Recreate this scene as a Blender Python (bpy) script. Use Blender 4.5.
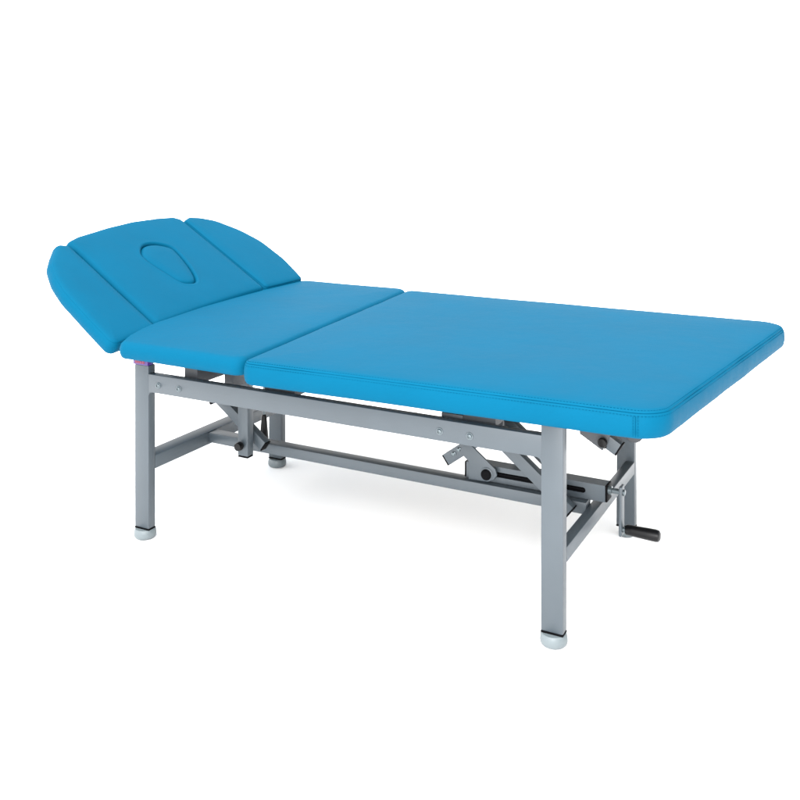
import bpy, bmesh, math, random
from mathutils import Vector, Matrix, noise
random.seed(7)
for o in list(bpy.data.objects): bpy.data.objects.remove(o, do_unlink=True)
C = bpy.context.scene
col = C.collection

# ------------------------------------------------------------------ camera
cam_d = bpy.data.cameras.new('camera'); cam = bpy.data.objects.new('camera', cam_d); col.objects.link(cam)
cam.location = (2.2277, -2.3535, 1.339)
yaw, pitch = -0.4838, 0.0064
cam.rotation_euler = (math.radians(90) - pitch, 0, -yaw)
cam_d.sensor_width = 36; cam_d.lens = 945.34 / 800 * 36
cam_d.shift_y = -(400 - 138.25) / 800
cam_d.clip_end = 300
C.camera = cam

# ------------------------------------------------------------------ world and studio lamps
w = bpy.data.worlds.new('World'); C.world = w; w.use_nodes = True
nt = w.node_tree; bg = nt.nodes['Background']
bg.inputs['Color'].default_value = (1, 1, 1, 1)
# white studio surround: brighter bounce from the front, a dim side beyond the foot end
tcw = nt.nodes.new('ShaderNodeTexCoord')
def lobe(vec, lo, hi, amount):
    d = nt.nodes.new('ShaderNodeVectorMath'); d.operation = 'DOT_PRODUCT'; d.inputs[1].default_value = Vector(vec).normalized()
    nt.links.new(tcw.outputs['Generated'], d.inputs[0])
    r = nt.nodes.new('ShaderNodeMapRange'); r.interpolation_type = 'SMOOTHSTEP'
    r.inputs['From Min'].default_value = lo; r.inputs['From Max'].default_value = hi; r.inputs['To Max'].default_value = amount
    nt.links.new(d.outputs['Value'], r.inputs['Value']); return r.outputs['Result']
def add(x, y):
    m = nt.nodes.new('ShaderNodeMath'); m.operation = 'ADD'
    nt.links.new(x, m.inputs[0])
    if isinstance(y, float): m.inputs[1].default_value = y
    else: nt.links.new(y, m.inputs[1])
    return m.outputs[0]
v = add(lobe((-.35, -1, .15), -.05, .8, 1.552), lobe((1, .15, 0), -.05, .7, -1.943))
v = add(v, lobe((.3, -.2, 1), .4, 1, 4.945))
v = add(v, 1.955)
nt.links.new(v, bg.inputs['Strength'])

def area(name, loc, target, size, power, colr=(1, 1, 1)):
    l = bpy.data.lights.new(name, 'AREA'); l.shape = 'RECTANGLE'; l.size = size[0]; l.size_y = size[1]
    l.energy = power; l.color = colr
    o = bpy.data.objects.new(name, l); col.objects.link(o); o.location = loc
    o.rotation_euler = (Vector(target) - Vector(loc)).to_track_quat('-Z', 'Y').to_euler()
    return o
area('key_softbox', (2.0, -2.6, 1.2), (1.3, 0.0, 0.45), (1.1, .9), 69)

C.render.engine = 'CYCLES'
C.view_settings.view_transform = 'Standard'; C.view_settings.look = 'None'
C.view_settings.exposure = 0; C.view_settings.gamma = 1

# ------------------------------------------------------------------ materials
def mat(name, base, rough=.5, metal=0., spec=.5, bumps=(), var=0., var_scale=4., coat=0.):
    m = bpy.data.materials.new(name); m.use_nodes = True
    nt = m.node_tree; N = nt.nodes; L = nt.links; b = N['Principled BSDF']
    b.inputs['Roughness'].default_value = rough; b.inputs['Metallic'].default_value = metal
    b.inputs['Specular IOR Level'].default_value = spec; b.inputs['Coat Weight'].default_value = coat
    b.inputs['Base Color'].default_value = (*base, 1)
    tc = N.new('ShaderNodeTexCoord')
    if var:
        n = N.new('ShaderNodeTexNoise'); n.inputs['Scale'].default_value = var_scale; n.inputs['Detail'].default_value = 5
        L.new(tc.outputs['Object'], n.inputs['Vector'])
        r = N.new('ShaderNodeValToRGB')
        r.color_ramp.elements[0].position = .3; r.color_ramp.elements[1].position = .7
        r.color_ramp.elements[0].color = (*[c * (1 - var) for c in base], 1)
        r.color_ramp.elements[1].color = (*[min(1, c * (1 + var)) for c in base], 1)
        L.new(n.outputs['Fac'], r.inputs['Fac']); L.new(r.outputs['Color'], b.inputs['Base Color'])
        mr = N.new('ShaderNodeMapRange'); mr.inputs['To Min'].default_value = rough - .04; mr.inputs['To Max'].default_value = rough + .05
        L.new(n.outputs['Fac'], mr.inputs['Value']); L.new(mr.outputs['Result'], b.inputs['Roughness'])
    prev = None
    for kind, sc, st, dist in bumps:
        if kind == 'v':
            t = N.new('ShaderNodeTexVoronoi'); t.inputs['Scale'].default_value = sc; out = t.outputs['Distance']
        else:
            t = N.new('ShaderNodeTexNoise'); t.inputs['Scale'].default_value = sc; t.inputs['Detail'].default_value = 3; out = t.outputs['Fac']
        L.new(tc.outputs['Object'], t.inputs['Vector'])
        bp = N.new('ShaderNodeBump'); bp.inputs['Strength'].default_value = st; bp.inputs['Distance'].default_value = dist
        L.new(out, bp.inputs['Height'])
        if prev: L.new(prev.outputs['Normal'], bp.inputs['Normal'])
        prev = bp
    if prev: L.new(prev.outputs['Normal'], b.inputs['Normal'])
    return m

VINYL = mat('blue_vinyl', (0.0008, 0.0685, 0.1310), .55, 0, .022, (('n', 9, .35, .006), ('v', 420, .25, .0006)), .035, 5)
THREAD_CREASE = mat('blue_thread_and_crease_shade', (0.0004, 0.0435, 0.0904), .9, 0, .0)  # stitch thread, also the dark strips that paint shade into the seams
METAL = mat('silver_grey_paint', (0.0400, 0.0515, 0.0615), .42, .05, .5, (('n', 900, .12, .0004), ('n', 25, .08, .002)), .05, 9)
DARKMETAL = mat('dark_bracket_steel', (.030, .033, .038), .5, .1, .5, (('n', 300, .2, .0005),), .1, 30)
BLACK = mat('black_plastic', (.0015, .0015, .002), .6, 0, .05, (('n', 200, .15, .0005),))
GRIP = mat('black_grip_rubber', (.002, .002, .0025), .36, 0, .2, (('n', 120, .1, .0006),))
ZINC = mat('zinc_bolt', (.10, .12, .13), .3, .7, .5, (('n', 200, .1, .0005),))
FOOTP = mat('pale_foot_plastic', (0.1087, 0.1304, 0.1391), .45, 0, .5, (('n', 60, .1, .001),), .04, 20)
PURPLE = mat('purple_sticker', (0.0391, 0.0104, 0.1130), .4)
PINK = mat('pink_sticker_print', (0.1391, 0.0070, 0.0435), .4)
WOOD = mat('plywood', (.17, .15, .12), .6, 0, .2, (('n', 60, .2, .001),), .12, 14)
FLOOR = mat('white_floor', (.96, .96, .96), .9, 0, .0, (('n', 3, .02, .002),))

# ------------------------------------------------------------------ helpers
def finish(name, bm, m, parent=None, smooth=False, angle=None):
    bmesh.ops.recalc_face_normals(bm, faces=bm.faces)
    me = bpy.data.meshes.new(name); bm.to_mesh(me); bm.free()
    me.materials.append(m)
    for p in me.polygons: p.use_smooth = smooth or angle is not None
    if angle is not None:
        me.set_sharp_from_angle(angle=math.radians(angle))
    o = bpy.data.objects.new(name, me); col.objects.link(o); o.parent = parent
    return o

def empty(name, parent=None, loc=(0, 0, 0)):
    o = bpy.data.objects.new(name, None); col.objects.link(o); o.parent = parent; o.location = loc; return o

def frame(p0, p1, up):
    z = (Vector(p1) - Vector(p0)).normalized(); x = Vector(up).cross(z).normalized(); y = z.cross(x)
    return x, y, z

def bm_box(bm, x0, x1, y0, y1, z0, z1, bev=.0025, seg=2):
    r = bmesh.ops.create_cube(bm, size=1)
    vs = r['verts']
    for v in vs:
        v.co = Vector((x0 + (v.co.x + .5) * (x1 - x0), y0 + (v.co.y + .5) * (y1 - y0), z0 + (v.co.z + .5) * (z1 - z0)))
    if bev:
        es = list({e for v in vs for e in v.link_edges})
        bmesh.ops.bevel(bm, geom=es, offset=bev, segments=seg, profile=.5, affect='EDGES')

def box(name, x0, x1, y0, y1, z0, z1, m, parent, bev=.0025):
    bm = bmesh.new(); bm_box(bm, x0, x1, y0, y1, z0, z1, bev); return finish(name, bm, m, parent, angle=35)

def beam(name, p0, p1, wx, wy, up, m, parent, bev=.0025, bm=None):
    """rectangular bar from p0 to p1; wy measured along up"""
    own = bm is None
    if own: bm = bmesh.new()
    t = bmesh.new(); L = (Vector(p1) - Vector(p0)).length
    bm_box(t, -wx / 2, wx / 2, -wy / 2, wy / 2, 0, L, bev)
    x, y, z = frame(p0, p1, up)
    M = Matrix((x, y, z)).transposed().to_4x4(); M.translation = Vector(p0)
    t.transform(M)
    tm = bpy.data.meshes.new('t'); t.to_mesh(tm); t.free(); bm.from_mesh(tm); bpy.data.meshes.remove(tm)
    if own: return finish(name, bm, m, parent, angle=35)

def lathe(name, p0, p1, prof, m, parent, n=40, bm=None, angle=40):
    """prof: list of (t along axis in metres, radius)"""
    own = bm is None
    if own: bm = bmesh.new()
    up = (0, 0, 1) if abs((Vector(p1) - Vector(p0)).normalized().z) < .9 else (0, 1, 0)
    x, y, z = frame(p0, p1, up); rings = []
    for t, r in prof:
        c = Vector(p0) + z * t
        rings.append([bm.verts.new(c + (x * math.cos(a) + y * math.sin(a)) * r) for a in [2 * math.pi * i / n for i in range(n)]])
    for a, b in zip(rings, rings[1:]):
        for i in range(n): bm.faces.new((a[i], a[(i + 1) % n], b[(i + 1) % n], b[i]))
    bm.faces.new(rings[0]); bm.faces.new(rings[-1])
    if own: return finish(name, bm, m, parent, angle=angle)

def prism_xz(name, pts, y0, y1, m, parent, bev=.0015):
    bm = bmesh.new()
    a = [bm.verts.new((p[0], y0, p[1])) for p in pts]; b = [bm.verts.new((p[0], y1, p[1])) for p in pts]
    bm.faces.new(a); bm.faces.new(b[::-1]); n = len(pts)
    for i in range(n): bm.faces.new((a[i], b[i], b[(i + 1) % n], a[(i + 1) % n]))
    bmesh.ops.recalc_face_normals(bm, faces=bm.faces)
    if bev: bmesh.ops.bevel(bm, geom=list(bm.edges), offset=bev, segments=2, profile=.5, affect='EDGES')
    return finish(name, bm, m, parent, angle=35)

# ------------------------------------------------------------------ cushions
def rounded(poly, step=.012):
    """poly: (x, y, radius) corners -> dense closed outline"""
    n = len(poly); out = []
    P = [Vector(p[:2]) for p in poly]
    for i in range(n):
        a, b, c = P[i - 1], P[i], P[(i + 1) % n]; r = poly[i][2]
        u = (a - b).normalized(); v = (c - b).normalized()
        ang = u.angle(v); 
        d = min(r / math.tan(ang / 2), .49 * (a - b).length, .49 * (c - b).length); r = d * math.tan(ang / 2)
        p0 = b + u * d; p1 = b + v * d
        cen = b + (u + v).normalized() * (r / math.sin(ang / 2))
        q0 = p0 - cen; q1 = p1 - cen; a0 = math.atan2(q0.y, q0.x); a1 = math.atan2(q1.y, q1.x)
        da = (a1 - a0 + math.pi) % (2 * math.pi) - math.pi
        k = max(2, int(abs(da) / math.radians(7)))
        for j in range(k + 1):
            t = a0 + da * j / k; out.append(cen + Vector((math.cos(t), math.sin(t))) * r)
    res = []
    for i in range(len(out)):
        a, b = out[i], out[(i + 1) % len(out)]; L = (b - a).length
        if L < 1e-6: continue
        k = max(1, int(L / step))
        for j in range(k): res.append(a.lerp(b, j / k))
    return res

def area2(o): return sum(o[i - 1].x * o[i].y - o[i].x * o[i - 1].y for i in range(len(o)))

def normals(o):
    n = len(o); s = 1 if area2(o) > 0 else -1; N = []
    for i in range(n):
        t = (o[(i + 1) % n] - o[i - 1]).normalized(); N.append(Vector((t.y, -t.x)) * s)
    return N

def interp(r, xs):
    for (a, fa), (b, fb) in zip(xs, xs[1:]):
        if a <= r <= b: return fa + (fb - fa) * (r - a) / (b - a)

def spline(pts, k=10):
    n = len(pts); out = []
    for i in range(n):
        p0, p1, p2, p3 = (Vector(pts[(i + j - 1) % n]) for j in range(4))
        for j in range(k):
            t = j / k
            out.append(.5 * ((2 * p1) + (p2 - p0) * t + (2 * p0 - 5 * p1 + 4 * p2 - p3) * t * t + (3 * p1 - p0 - 3 * p2 + p3) * t ** 3))
    return out

def cushion(name, outline, z0, z1, parent, fn=None, hole=None, crown=.006, seam=True, seed=0, under=None, wav=.0012):
    """outline = seam line seen from above; z0 underside, z1 top; fn maps (x, y, z) to the place it stands"""
    N = normals(outline); n = len(outline); H = z1 - z0
    cen = sum(outline, Vector((0, 0))) / n
    if hole:
        hc = sum(hole, Vector((0, 0))) / len(hole)
        table = sorted((math.atan2(h.y - hc.y, h.x - hc.x), (h - hc).length) for h in hole)
        table = [(table[-1][0] - 2 * math.pi, table[-1][1])] + table + [(table[0][0] + 2 * math.pi, table[0][1])]
        hp = [hc + (p - hc).normalized() * interp(math.atan2(p.y - hc.y, p.x - hc.x), table) for p in outline]
    bm = bmesh.new()
    prof = [(-.016, z0), (-.008, z0 + .0012), (-.0020, z0 + .005), (.0022, z0 + .012), (.0052, z0 + .35 * H), (.0060, z0 + .55 * H),
            (.0046, z1 - .020), (.0026, z1 - .0135)]
    if seam: prof += [(.0011, z1 - .0100), (-.0008, z1 - .0089), (-.0006, z1 - .0076), (-.0026, z1 - .0044)]
    else: prof += [(.0010, z1 - .0105), (-.0018, z1 - .0068)]
    prof += [(-.0062, z1 - .0026), (-.0112, z1 - .0007), (-.017, z1 + .0006)]
    rings = []
    def put(p, z, amp=1.):
        q = Vector((p.x * 6 + seed, p.y * 6, z * 9))
        return p, z + noise.noise(q) * wav * amp
    def V(p, z):
        c = Vector((p.x, p.y, z)); return bm.verts.new(fn(c) if fn else c)
    for d, z in prof:
        ring = []
        for p, m_ in zip(outline, N):
            wv = noise.noise(Vector((p.x * 7 + seed, p.y * 7, z * 14))) * wav * 1.3 + noise.noise(Vector((p.x * 28 + seed, p.y * 28, z * 40))) * wav * .35
            pp = p + m_ * (d + (wv if d > -.01 else wv * .3))
            zz = z + (noise.noise(Vector((p.x * 5 + seed, p.y * 5, 3))) * wav * (.9 if z < z0 + .5 * H else .5))
            ring.append(V(pp, zz))
        rings.append(ring)
    base = [p + m_ * -.017 for p, m_ in zip(outline, N)]
    if hole:
        for k in range(1, 9):
            t = k / 8
            ring = []
            for b, h in zip(base, hp):
                hd = (h - hc).normalized(); tgt = h + hd * .016
                p = b.lerp(tgt, t); ring.append(V(p, z1 + .0006 + crown * math.sin(t * math.pi) * .5 + .0015 * t))
            rings.append(ring)
        for d, dz in ((.011, .0022), (.0065, .0005), (.003, -.003), (.001, -.0075), (0, -.013), (0, -.028)):
            rings.append([V(h + (h - hc).normalized() * d, z1 + .0006 + dz) for h in hp])
        rings.append([V(hc.lerp(h, .5), z1 - .028) for h in hp])
        last = V(hc, z1 - .028)
    else:
        for k in range(1, 15):
            t = (k / 15)
            ring = []
            for b in base:
                p = b.lerp(cen, t * .985)
                h = crown * (1 - (1 - min(1, t * 2.2)) ** 2)
                ring.append(V(p, z1 + .0006 + h + noise.noise(Vector((p.x * 3 + seed, p.y * 3, 0))) * wav * min(1, t * 4) * .9))
            rings.append(ring)
        last = V(cen, z1 + .0006 + crown)
    for a, b in zip(rings, rings[1:]):
        for i in range(n): bm.faces.new((a[i], a[(i + 1) % n], b[(i + 1) % n], b[i]))
    for i in range(n): bm.faces.new((rings[-1][i], rings[-1][(i + 1) % n], last))
    bot = V(cen, z0)
    for i in range(n): bm.faces.new((rings[0][(i + 1) % n], rings[0][i], bot))
    return finish(name, bm, VINYL, parent, smooth=True)

def stitches(outline, z1, parent, fn=None, pitch=.0085, corners=(), z0=0):
    N = normals(outline); n = len(outline); bm = bmesh.new()
    def bar(c, t, up, L=.0048, wd=.0008):
        s = t.cross(up).normalized()
        vs = []
        for a in (-1, 1):
            for b_ in (-1, 1):
                for e in (-1, 1):
                    q = c + t * (a * L / 2) + s * (b_ * wd / 2) + up * (e * .0005); vs.append(bm.verts.new(fn(q) if fn else q))
        for f in ((0, 1, 3, 2), (4, 6, 7, 5), (0, 4, 5, 1), (2, 3, 7, 6), (0, 2, 6, 4), (1, 5, 7, 3)): bm.faces.new([vs[k] for k in f])
    acc = 0.
    for i in range(n):
        a, b = outline[i], outline[(i + 1) % n]; L = (b - a).length; t2 = (b - a).normalized(); m_ = N[i]
        while acc < L:
            p = a + t2 * acc; t = Vector((t2.x, t2.y, 0)); up = Vector((m_.x * .5, m_.y * .5, .85))
            q = p + m_ * -.0056; bar(Vector((q.x, q.y, z1 - .0027)), t, up)
            q = p + m_ * .0032; bar(Vector((q.x, q.y, z1 - .0148)), t, Vector((m_.x, m_.y, .2)))
            acc += pitch
        acc -= L
    for i in range(n):  # continuous dark strip laid in the seam groove as its shade
        a, b = outline[i], outline[(i + 1) % n]; c = (a + b) / 2 + N[i] * -.0004; t2 = (b - a).normalized()
        bar(Vector((c.x, c.y, z1 - .0086)), Vector((t2.x, t2.y, 0)), Vector((N[i].x * .5, N[i].y * .5, .85)), (b - a).length * 1.05, .0007)
    for i in corners:                      # the upright corner seam: a dark strip painting the crease's shade, and a row of stitches either side
        p = outline[i]; m_ = N[i]; t2 = Vector((-m_.y, m_.x)); H = z1 - z0
        k = 7
        for j in range(k):
            za = z0 + .008 + (H - .022) * j / k; zb = z0 + .008 + (H - .022) * (j + 1) / k
            q = p + m_ * .0066; c = Vector((q.x, q.y, (za + zb) / 2)); bar(c, Vector((0, 0, 1)), Vector((m_.x, m_.y, 0)), (zb - za) * 1.02, .0011)
            for sgn in (-1, 1):
                q2 = p + t2 * sgn * .006 + m_ * .0063; bar(Vector((q2.x, q2.y, (za + zb) / 2)), Vector((0, 0, 1)), Vector((m_.x, m_.y, 0)), .0048, .0008)
    return finish('stitching_and_crease_shade', bm, THREAD_CREASE, parent)

def nearest(outline, x, y):
    return min(range(len(outline)), key=lambda i: (outline[i] - Vector((x, y))).length)

# ------------------------------------------------------------------ the setting
bm = bmesh.new()
for s in ((-60, -60), (60, -60), (60, 60), (-60, 60)): bm.verts.new((s[0], s[1], 0))
bm.faces.new(bm.verts)
fl = finish('floor', bm, FLOOR); fl['kind'] = 'structure'

# ------------------------------------------------------------------ the table
T = empty('massage_table')
T['label'] = 'wide blue vinyl massage table with raised head section on a grey steel frame'
T['category'] = 'massage table'

# cushions
ZT = .661
main = rounded([(.508, -.088, .03), (1.727, -.045, .085), (1.890, 1.262, .085), (.368, 1.262, .03)])
mc = cushion('foot_cushion', main, .587, ZT, T, wav=.0013, crown=.009, seed=1.3)
stitches(main, ZT, mc, corners=[nearest(main, 1.668, -.047)], z0=.588)
mid = rounded([(.002, -.066, .03), (-.054, .030, .07), (-.090, .12, .2), (-.116, .22, .3), (-.140, .36, .4), (-.168, .54, .5), (-.194, .77, .5), (-.204, 1.0, .5), (-.186, 1.285, .04), (.352, 1.285, .05), (.492, -.072, .035)])
cushion('back_cushion', mid, .603, ZT, T, crown=.007, seed=5.1, seam=False, wav=.0018)

TH = math.radians(31); O = Vector((-.14, 0, .66)); S = Vector((-math.cos(TH), 0, math.sin(TH))); NN = Vector((math.sin(TH), 0, math.cos(TH)))
def head(c): return O + S * c.x + Vector((0, c.y, 0)) + NN * c.z
hz0, hz1 = -.060, -.001
hole = spline([(.424, .621), (.412, .670), (.376, .713), (.310, .708), (.225, .682), (.167, .650), (.149, .618), (.156, .576), (.178, .551), (.240, .534), (.300, .518), (.350, .517), (.385, .537), (.416, .576)])
cen_o = rounded([(-.018, .250, .02), (.006, .50, .3), (.022, .75, .3), (.030, .957, .02), (.565, .957, .022), (.588, .925, .03), (.595, .82, .3), (.590, .67, .3), (.572, .52, .3), (.552, .41, .2), (.537, .330, .08), (.514, .264, .022)])
hc_ = cushion('head_cushion', cen_o, hz0, hz1, T, fn=head, hole=hole, crown=.003, seam=False, seed=9)
plug = [p + n_ * -.0028 for p, n_ in zip(hole, normals(hole))]
cushion('face_hole_plug', plug, hz1 - .026, hz1 + .0005, hc_, fn=head, crown=.003, seam=False, seed=2, wav=.0004)
nw = rounded([(-.054, .004, .023), (.1, .014, .5), (.235, .028, .3), (.325, .053, .15), (.402, .092, .08), (.450, .138, .08), (.505, .200, .03), (.488, .244, .022), (-.032, .235, .022)])
cushion('side_cushion', nw, hz0, hz1, T, fn=head, crown=.003, seam=True, seed=12)
fw = rounded([(.030, .973, .02), (.556, .973, .02), (.574, 1.02, .03), (.560, 1.085, .08), (.526, 1.157, .1), (.434, 1.240, .15), (.330, 1.288, .15), (.182, 1.292, .2), (.08, 1.268, .15), (.030, 1.252, .02)])
cushion('side_cushion', fw, hz0, hz1, T, fn=head, crown=.003, seam=True, seed=15)

# main frame
LX, W, A, B = 1.467, .7857, .060, .0328
RZ0, RZ1 = .487, .5466
def foot(cx, cy, leg, k=1.):
    lathe('foot', (cx, cy, 0), (cx, cy, .04), [(t, r * k) for t, r in ((0, .026), (.0015, .031), (.005, .0345), (.012, .0362), (.020, .0358), (.029, .0338), (.0315, .0315))], FOOTP, leg, 48)
    box('foot_gasket', cx - A / 2 - .0006, cx + A / 2 + .0006, cy - B / 2 - .0006, cy + B / 2 + .0006, .0315, .0362, BLACK, leg, .001)
for (x0, y0, top) in ((0, 0, .573), (LX - A, 0, .586), (0, W - B, .586), (LX - A, W - B, .586)):
    lg = box('leg', x0, x0 + A, y0, y0 + B, .0362, top, METAL, T, .003)
    foot(x0 + A / 2, y0 + B / 2, lg, .70 if x0 > 1 and y0 > .5 else 1.)
for y0 in (0, W - B):
    rl = box('side_rail', A - .002, LX - A + .002, y0 + .0006, y0 + B - .0006, RZ0, RZ1, METAL, T, .0025)
    if y0 == 0:
        for x in (.101, .187, 1.114, 1.204):
            bm = bmesh.new()
            lathe('b', (x, .001, .514), (x, -.02, .514), [(0, .0105), (.0016, .0105), (.0024, .0098), (.0026, .0078), (.0046, .0072), (.0062, .0052), (.0066, .0036), (.0042, .0030), (.0040, .0005)], ZINC, None, 28, bm)
            finish('bolt', bm, ZINC, rl, angle=40)
# corner welds between rail and leg
for x0, sx in ((A, 1), (LX - A, -1)):
    r = .012
    pts = [(x0 - sx * .001, RZ0 + .001), (x0 - sx * .001, RZ0 - r)] + [(x0 + sx * r * (1 - math.cos(t)), RZ0 - r * (1 - math.sin(t))) for t in [math.radians(d) for d in (15, 30, 45, 60, 75)]] + [(x0 + sx * r, RZ0 + .001)]
    prism_xz('weld_gusset', pts, .0012, B - .0012, METAL, T, 0)
# low cross bars and stretcher
CZ0, CZ1 = .226, .271
box('cross_bar', .0, .060, B, W - B, CZ0, CZ1, METAL, T)
box('cross_bar', LX - .030, LX, B, W - B, CZ0 - .013, CZ1 - .018, METAL, T)
box('stretcher', .060, LX - .030, .305, .352, .234, .2685, METAL, T)
# top cross bars under the cushions
for x in (.0, LX - A):
    box('top_cross_bar', x + .004, x + A - .004, .16, W - B, .535, .575, METAL, T)

# base plates seen in the gap under the cushions, and the plywood boards the cushions are glued to
box('base_plate', .168, .222, .05, .72, .520, .5795, DARKMETAL, T, .002)
box('base_plate', .292, .330, .10, .19, .510, .5795, DARKMETAL, T, .002)
box('base_plate', .492, .605, .045, .72, .530, .5795, DARKMETAL, T, .002)
box('base_plate', 1.165, 1.262, .045, .72, .535, .5795, DARKMETAL, T, .002)
box('base_plate', 1.098, 1.1645, .045, .72, .530, .553, DARKMETAL, T, .002)
box('plywood_board', .02, .425, .06, 1.18, .5945, .6045, WOOD, T, .001)
box('plywood_board', .53, 1.62, .06, 1.16, .5800, .5890, WOOD, T, .001)

# hinge between foot and back cushions
hb = bmesh.new(); lathe('h', (.44, .09, .585), (.44, 1.15, .585), [(0, .008), (1.06, .008)], DARKMETAL, None, 16, hb); finish('hinge_bar', hb, DARKMETAL, T, angle=40)

# sticker on the top of the near head-end leg
st = box('label_sticker', -.003, .060, -.0035, B * .8, .5735, .5925, PURPLE, T, .002)
bm = bmesh.new()
random.seed(3); x = .006
while x < .047:
    wd = random.uniform(.003, .006); bm_box(bm, x, x + wd, -.0048, -.0033, .578 + random.uniform(0, .001), .588 - random.uniform(0, .002), 0); x += wd + .0012
finish('sticker_print', bm, PINK, st)

# left mechanism: support post, diagonal prop, gas spring grip
ps = box('support_post', .270, .311, .20, .232, .2535, .585, METAL, T)
box('end_cap', .2705, .3105, .2005, .2315, .2475, .2535, BLACK, ps, .0015)
lathe('knob', (.287, .201, .290), (.287, .1, .290), [(0, .006), (.006, .006), (.007, .0125), (.011, .0145), (.022, .0145), (.027, .0125), (.029, .007)], GRIP, ps, 28)
def dirv(a, b): return (Vector(b) - Vector(a)).normalized()
def arm(name, p0, p1, wd, hd, capname='end_cap', caplen=.004, parent=T, m=METAL):
    a = beam(name, p0, p1, wd, hd, (0, 1, 0), m, parent)
    d = dirv(p0, p1)
    beam(capname, Vector(p1), Vector(p1) + d * caplen, wd - .0008, hd - .0008, (0, 1, 0), BLACK, a, .001)
    return a
# (wd is in the x-z plane, hd along y)
arm('diagonal_prop', (.105, .265, .442), (.335, .265, .277), .036, .030)
lathe('pivot_pin', (.118, .246, .398), (.118, .28, .398), [(0, .007), (.034, .007)], BLACK, T, 20)
gs = lathe('spring_grip', (.248, .38, .238), (.248, .38, .36), [(0, .010), (.003, .0145), (.015, .0155), (.05, .013), (.095, .0095), (.102, .006)], GRIP, T, 28)
lathe('spring_rod', (.248, .38, .338), (.248, .38, .53), [(0, .004), (.19, .004)], ZINC, gs, 16)

# right mechanism: spindle housing with slot, lever plate, arms, crank
HX0, HX1 = 1.050, 1.486
hs = bmesh.new()
SX0, SX1, SZ0, SZ1 = 1.146, 1.428, .287, .303
y0, y1, z0, z1 = .330, .378, .2705, .3185
# tube walls with a true slot cut in the near wall
def wall(bm, xs0, xs1, zs0, zs1): bm_box(bm, xs0, xs1, y0, y0 + .003, zs0, zs1, 0)
outer = [(HX0, z0), (HX1, z0), (HX1, z1), (HX0, z1)]
r = (SZ1 - SZ0) / 2; zc = (SZ0 + SZ1) / 2; slot = []
for i in range(13):
    t = -math.pi / 2 + math.pi * i / 12; slot.append((SX1 - r + r * math.cos(t), zc + r * math.sin(t)))
for i in range(13):
    t = math.pi / 2 + math.pi * i / 12; slot.append((SX0 + r + r * math.cos(t), zc + r * math.sin(t)))
def proj_out(p):
    dx, dz = p[0] - (SX0 + SX1) / 2, p[1] - zc
    return (min(max(p[0] + (0 if abs(dz) < 1e-9 else 0), HX0), HX1), z1 if dz > 0 else z0)
yy = y0; loop_o = []; loop_i = []
O_pts = []
for i, p in enumerate(slot):
    if i == 6: O_pts.append((HX1, zc))
    elif i == 19: O_pts.append((HX0, zc))
    elif i < 6: O_pts.append(((HX1, z0) if i > 2 else (SX1 - r + (HX1 - SX1) * i / 3, z0)))
    elif i < 13: O_pts.append(((HX1, z1) if i < 10 else (SX1 - r + (HX1 - SX1) * (12 - i) / 3, z1)))
    elif i < 19: O_pts.append(((HX0, z1) if i > 15 else (SX0 + r - (SX0 - HX0) * (i - 13) / 3, z1)))
    else: O_pts.append(((HX0, z0) if i < 23 else (SX0 + r - (SX0 - HX0) * (25 - i) / 3, z0)))
so = [hs.verts.new((p[0], y0, p[1])) for p in O_pts]; si = [hs.verts.new((p[0], y0, p[1])) for p in slot]; sb = [hs.verts.new((p[0], y0 + .004, p[1])) for p in slot]
k = len(slot)
for i in range(k):
    j = (i + 1) % k
    hs.faces.new((so[i], so[j], si[j], si[i])); hs.faces.new((si[i], si[j], sb[j], sb[i]))
bmesh.ops.remove_doubles(hs, verts=so, dist=1e-6)
a = [hs.verts.new(p) for p in ((HX0, y0, z1), (HX1, y0, z1), (HX1, y1, z1), (HX0, y1, z1), (HX0, y0, z0), (HX1, y0, z0), (HX1, y1, z0), (HX0, y1, z0))]
for f in ((0, 1, 2, 3), (7, 6, 5, 4), (3, 2, 6, 7), (0, 3, 7, 4), (1, 5, 6, 2)): hs.faces.new([a[q] for q in f])
housing = finish('spindle_housing', hs, METAL, T)
box('slot_liner', HX0 + .01, HX1 - .01, y0 + .006, y1 - .004, z0 + .003, z1 - .004, BLACK, housing, 0)
box('end_cap', HX1, HX1 + .006, y0 + .0005, y1 - .0005, z0 + .0005, z1 - .0005, BLACK, housing, .001)
box('end_cap', HX0 - .006, HX0, y0 + .0005, y1 - .0005, z0 + .0005, z1 - .0005, BLACK, housing, .001)
lathe('spindle', (SX0, y0 + .004, .296), (SX1, y0 + .004, .296), [(0, .0042), (SX1 - SX0, .0042)], BLACK, housing, 16)
lathe('shaft_nut', (HX1 + .006, .345, .303), (1.60, .345, .303), [(0, .012), (.010, .012), (.011, .008), (.038, .008)], ZINC, housing, 20)
# lever plate with its black pivot
lp = prism_xz('lever_plate', [(1.032, .352), (1.050, .380), (1.076, .374), (1.152, .316), (1.158, .298), (1.146, .282), (1.122, .273), (1.064, .271), (1.064, .326)], .314, .322, METAL, T)
lathe('pivot_cap', (1.124, .314, .296), (1.124, .30, .296), [(0, .0165), (.006, .0165), (.009, .013), (.0095, .004)], BLACK, lp, 28)
lathe('pivot_ring', (1.124, .3145, .296), (1.124, .30, .296), [(0, .0215), (.002, .0215), (.003, .020)], METAL, lp, 28)
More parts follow.
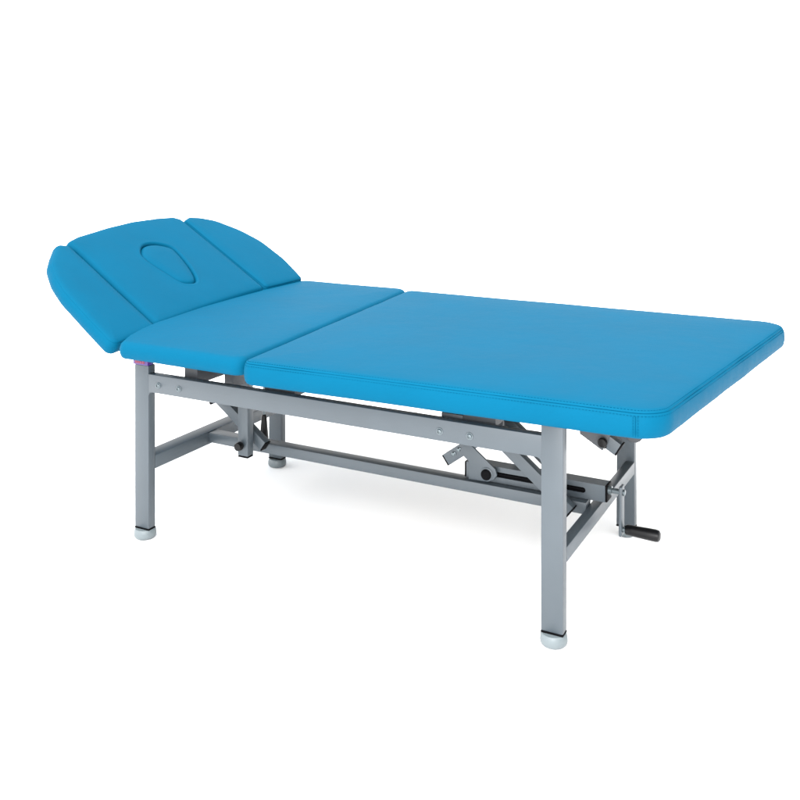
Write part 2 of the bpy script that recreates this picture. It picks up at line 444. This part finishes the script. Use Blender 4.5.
# lever tube with bolt heads, and the lifting arms
lv = arm('lever_tube', (1.13, .335, .422), (.985, .335, .316), .036, .034)
for t, dx in ((.045, 0), (.018, .0)):
    pass
for px, pz in ((1.012, .340), (1.030, .356)):
    lathe('bolt', (px, .318, pz), (px, .30, pz), [(0, .0075), (.002, .0075), (.003, .0055), (.006, .005), (.007, .003)], ZINC, lv, 20)
arm('lifting_arm', (1.13, .280, .464), (1.400, .280, .249), .036, .030)
arm('lifting_arm', (1.09, .46, .462), (1.30, .46, .290), .036, .030)
beam('lifting_arm', (1.04, .400, .45), (1.20, .400, .34), .040, .012, (0, 1, 0), METAL, T)
box('arm_bracket', 1.03, 1.16, .356, .37, .385, .45, DARKMETAL, T)

# crank
ck = beam('crank_arm', (1.530, .345, .322), (1.530, .345, .180), .034, .009, (1, 0, 0), METAL, T, .003)
lathe('crank_nut', (1.525, .345, .303), (1.55, .345, .303), [(0, .009), (.014, .009), (.016, .006)], ZINC, ck, 20)
lathe('grip_bolt', (1.533, .345, .196), (1.56, .345, .196), [(0, .008), (.010, .008)], ZINC, ck, 20)
lathe('crank_grip', (1.542, .345, .198), (1.75, .345, .196), [(0, .012), (.003, .0145), (.02, .015), (.06, .0165), (.085, .017), (.094, .0155), (.098, .010)], GRIP, ck, 32)

# tube end and knob under the foot cushion
sa = arm('foot_lever', (1.455, .26, .510), (1.545, .26, .457), .038, .034)
lathe('knob', (1.508, .234, .478), (1.508, .2, .478), [(0, .006), (.004, .006), (.005, .0125), (.013, .0135), (.018, .0115), (.019, .005)], GRIP, sa, 28)
lathe('foot_lever_pin', (1.508, .243, .462), (1.508, .235, .462), [(0, .006), (.005, .005)], BLACK, sa, 16)
prism_xz('lever_bracket', [(1.440, .555), (1.440, .490), (1.505, .452), (1.528, .500), (1.528, .555)], .232, .2405, DARKMETAL, T)
lathe('pivot_drum', (1.58, .28, .50), (1.58, .34, .50), [(0, .026), (.002, .028), (.06, .028)], DARKMETAL, T, 32)
bpy.context.view_layer.update()
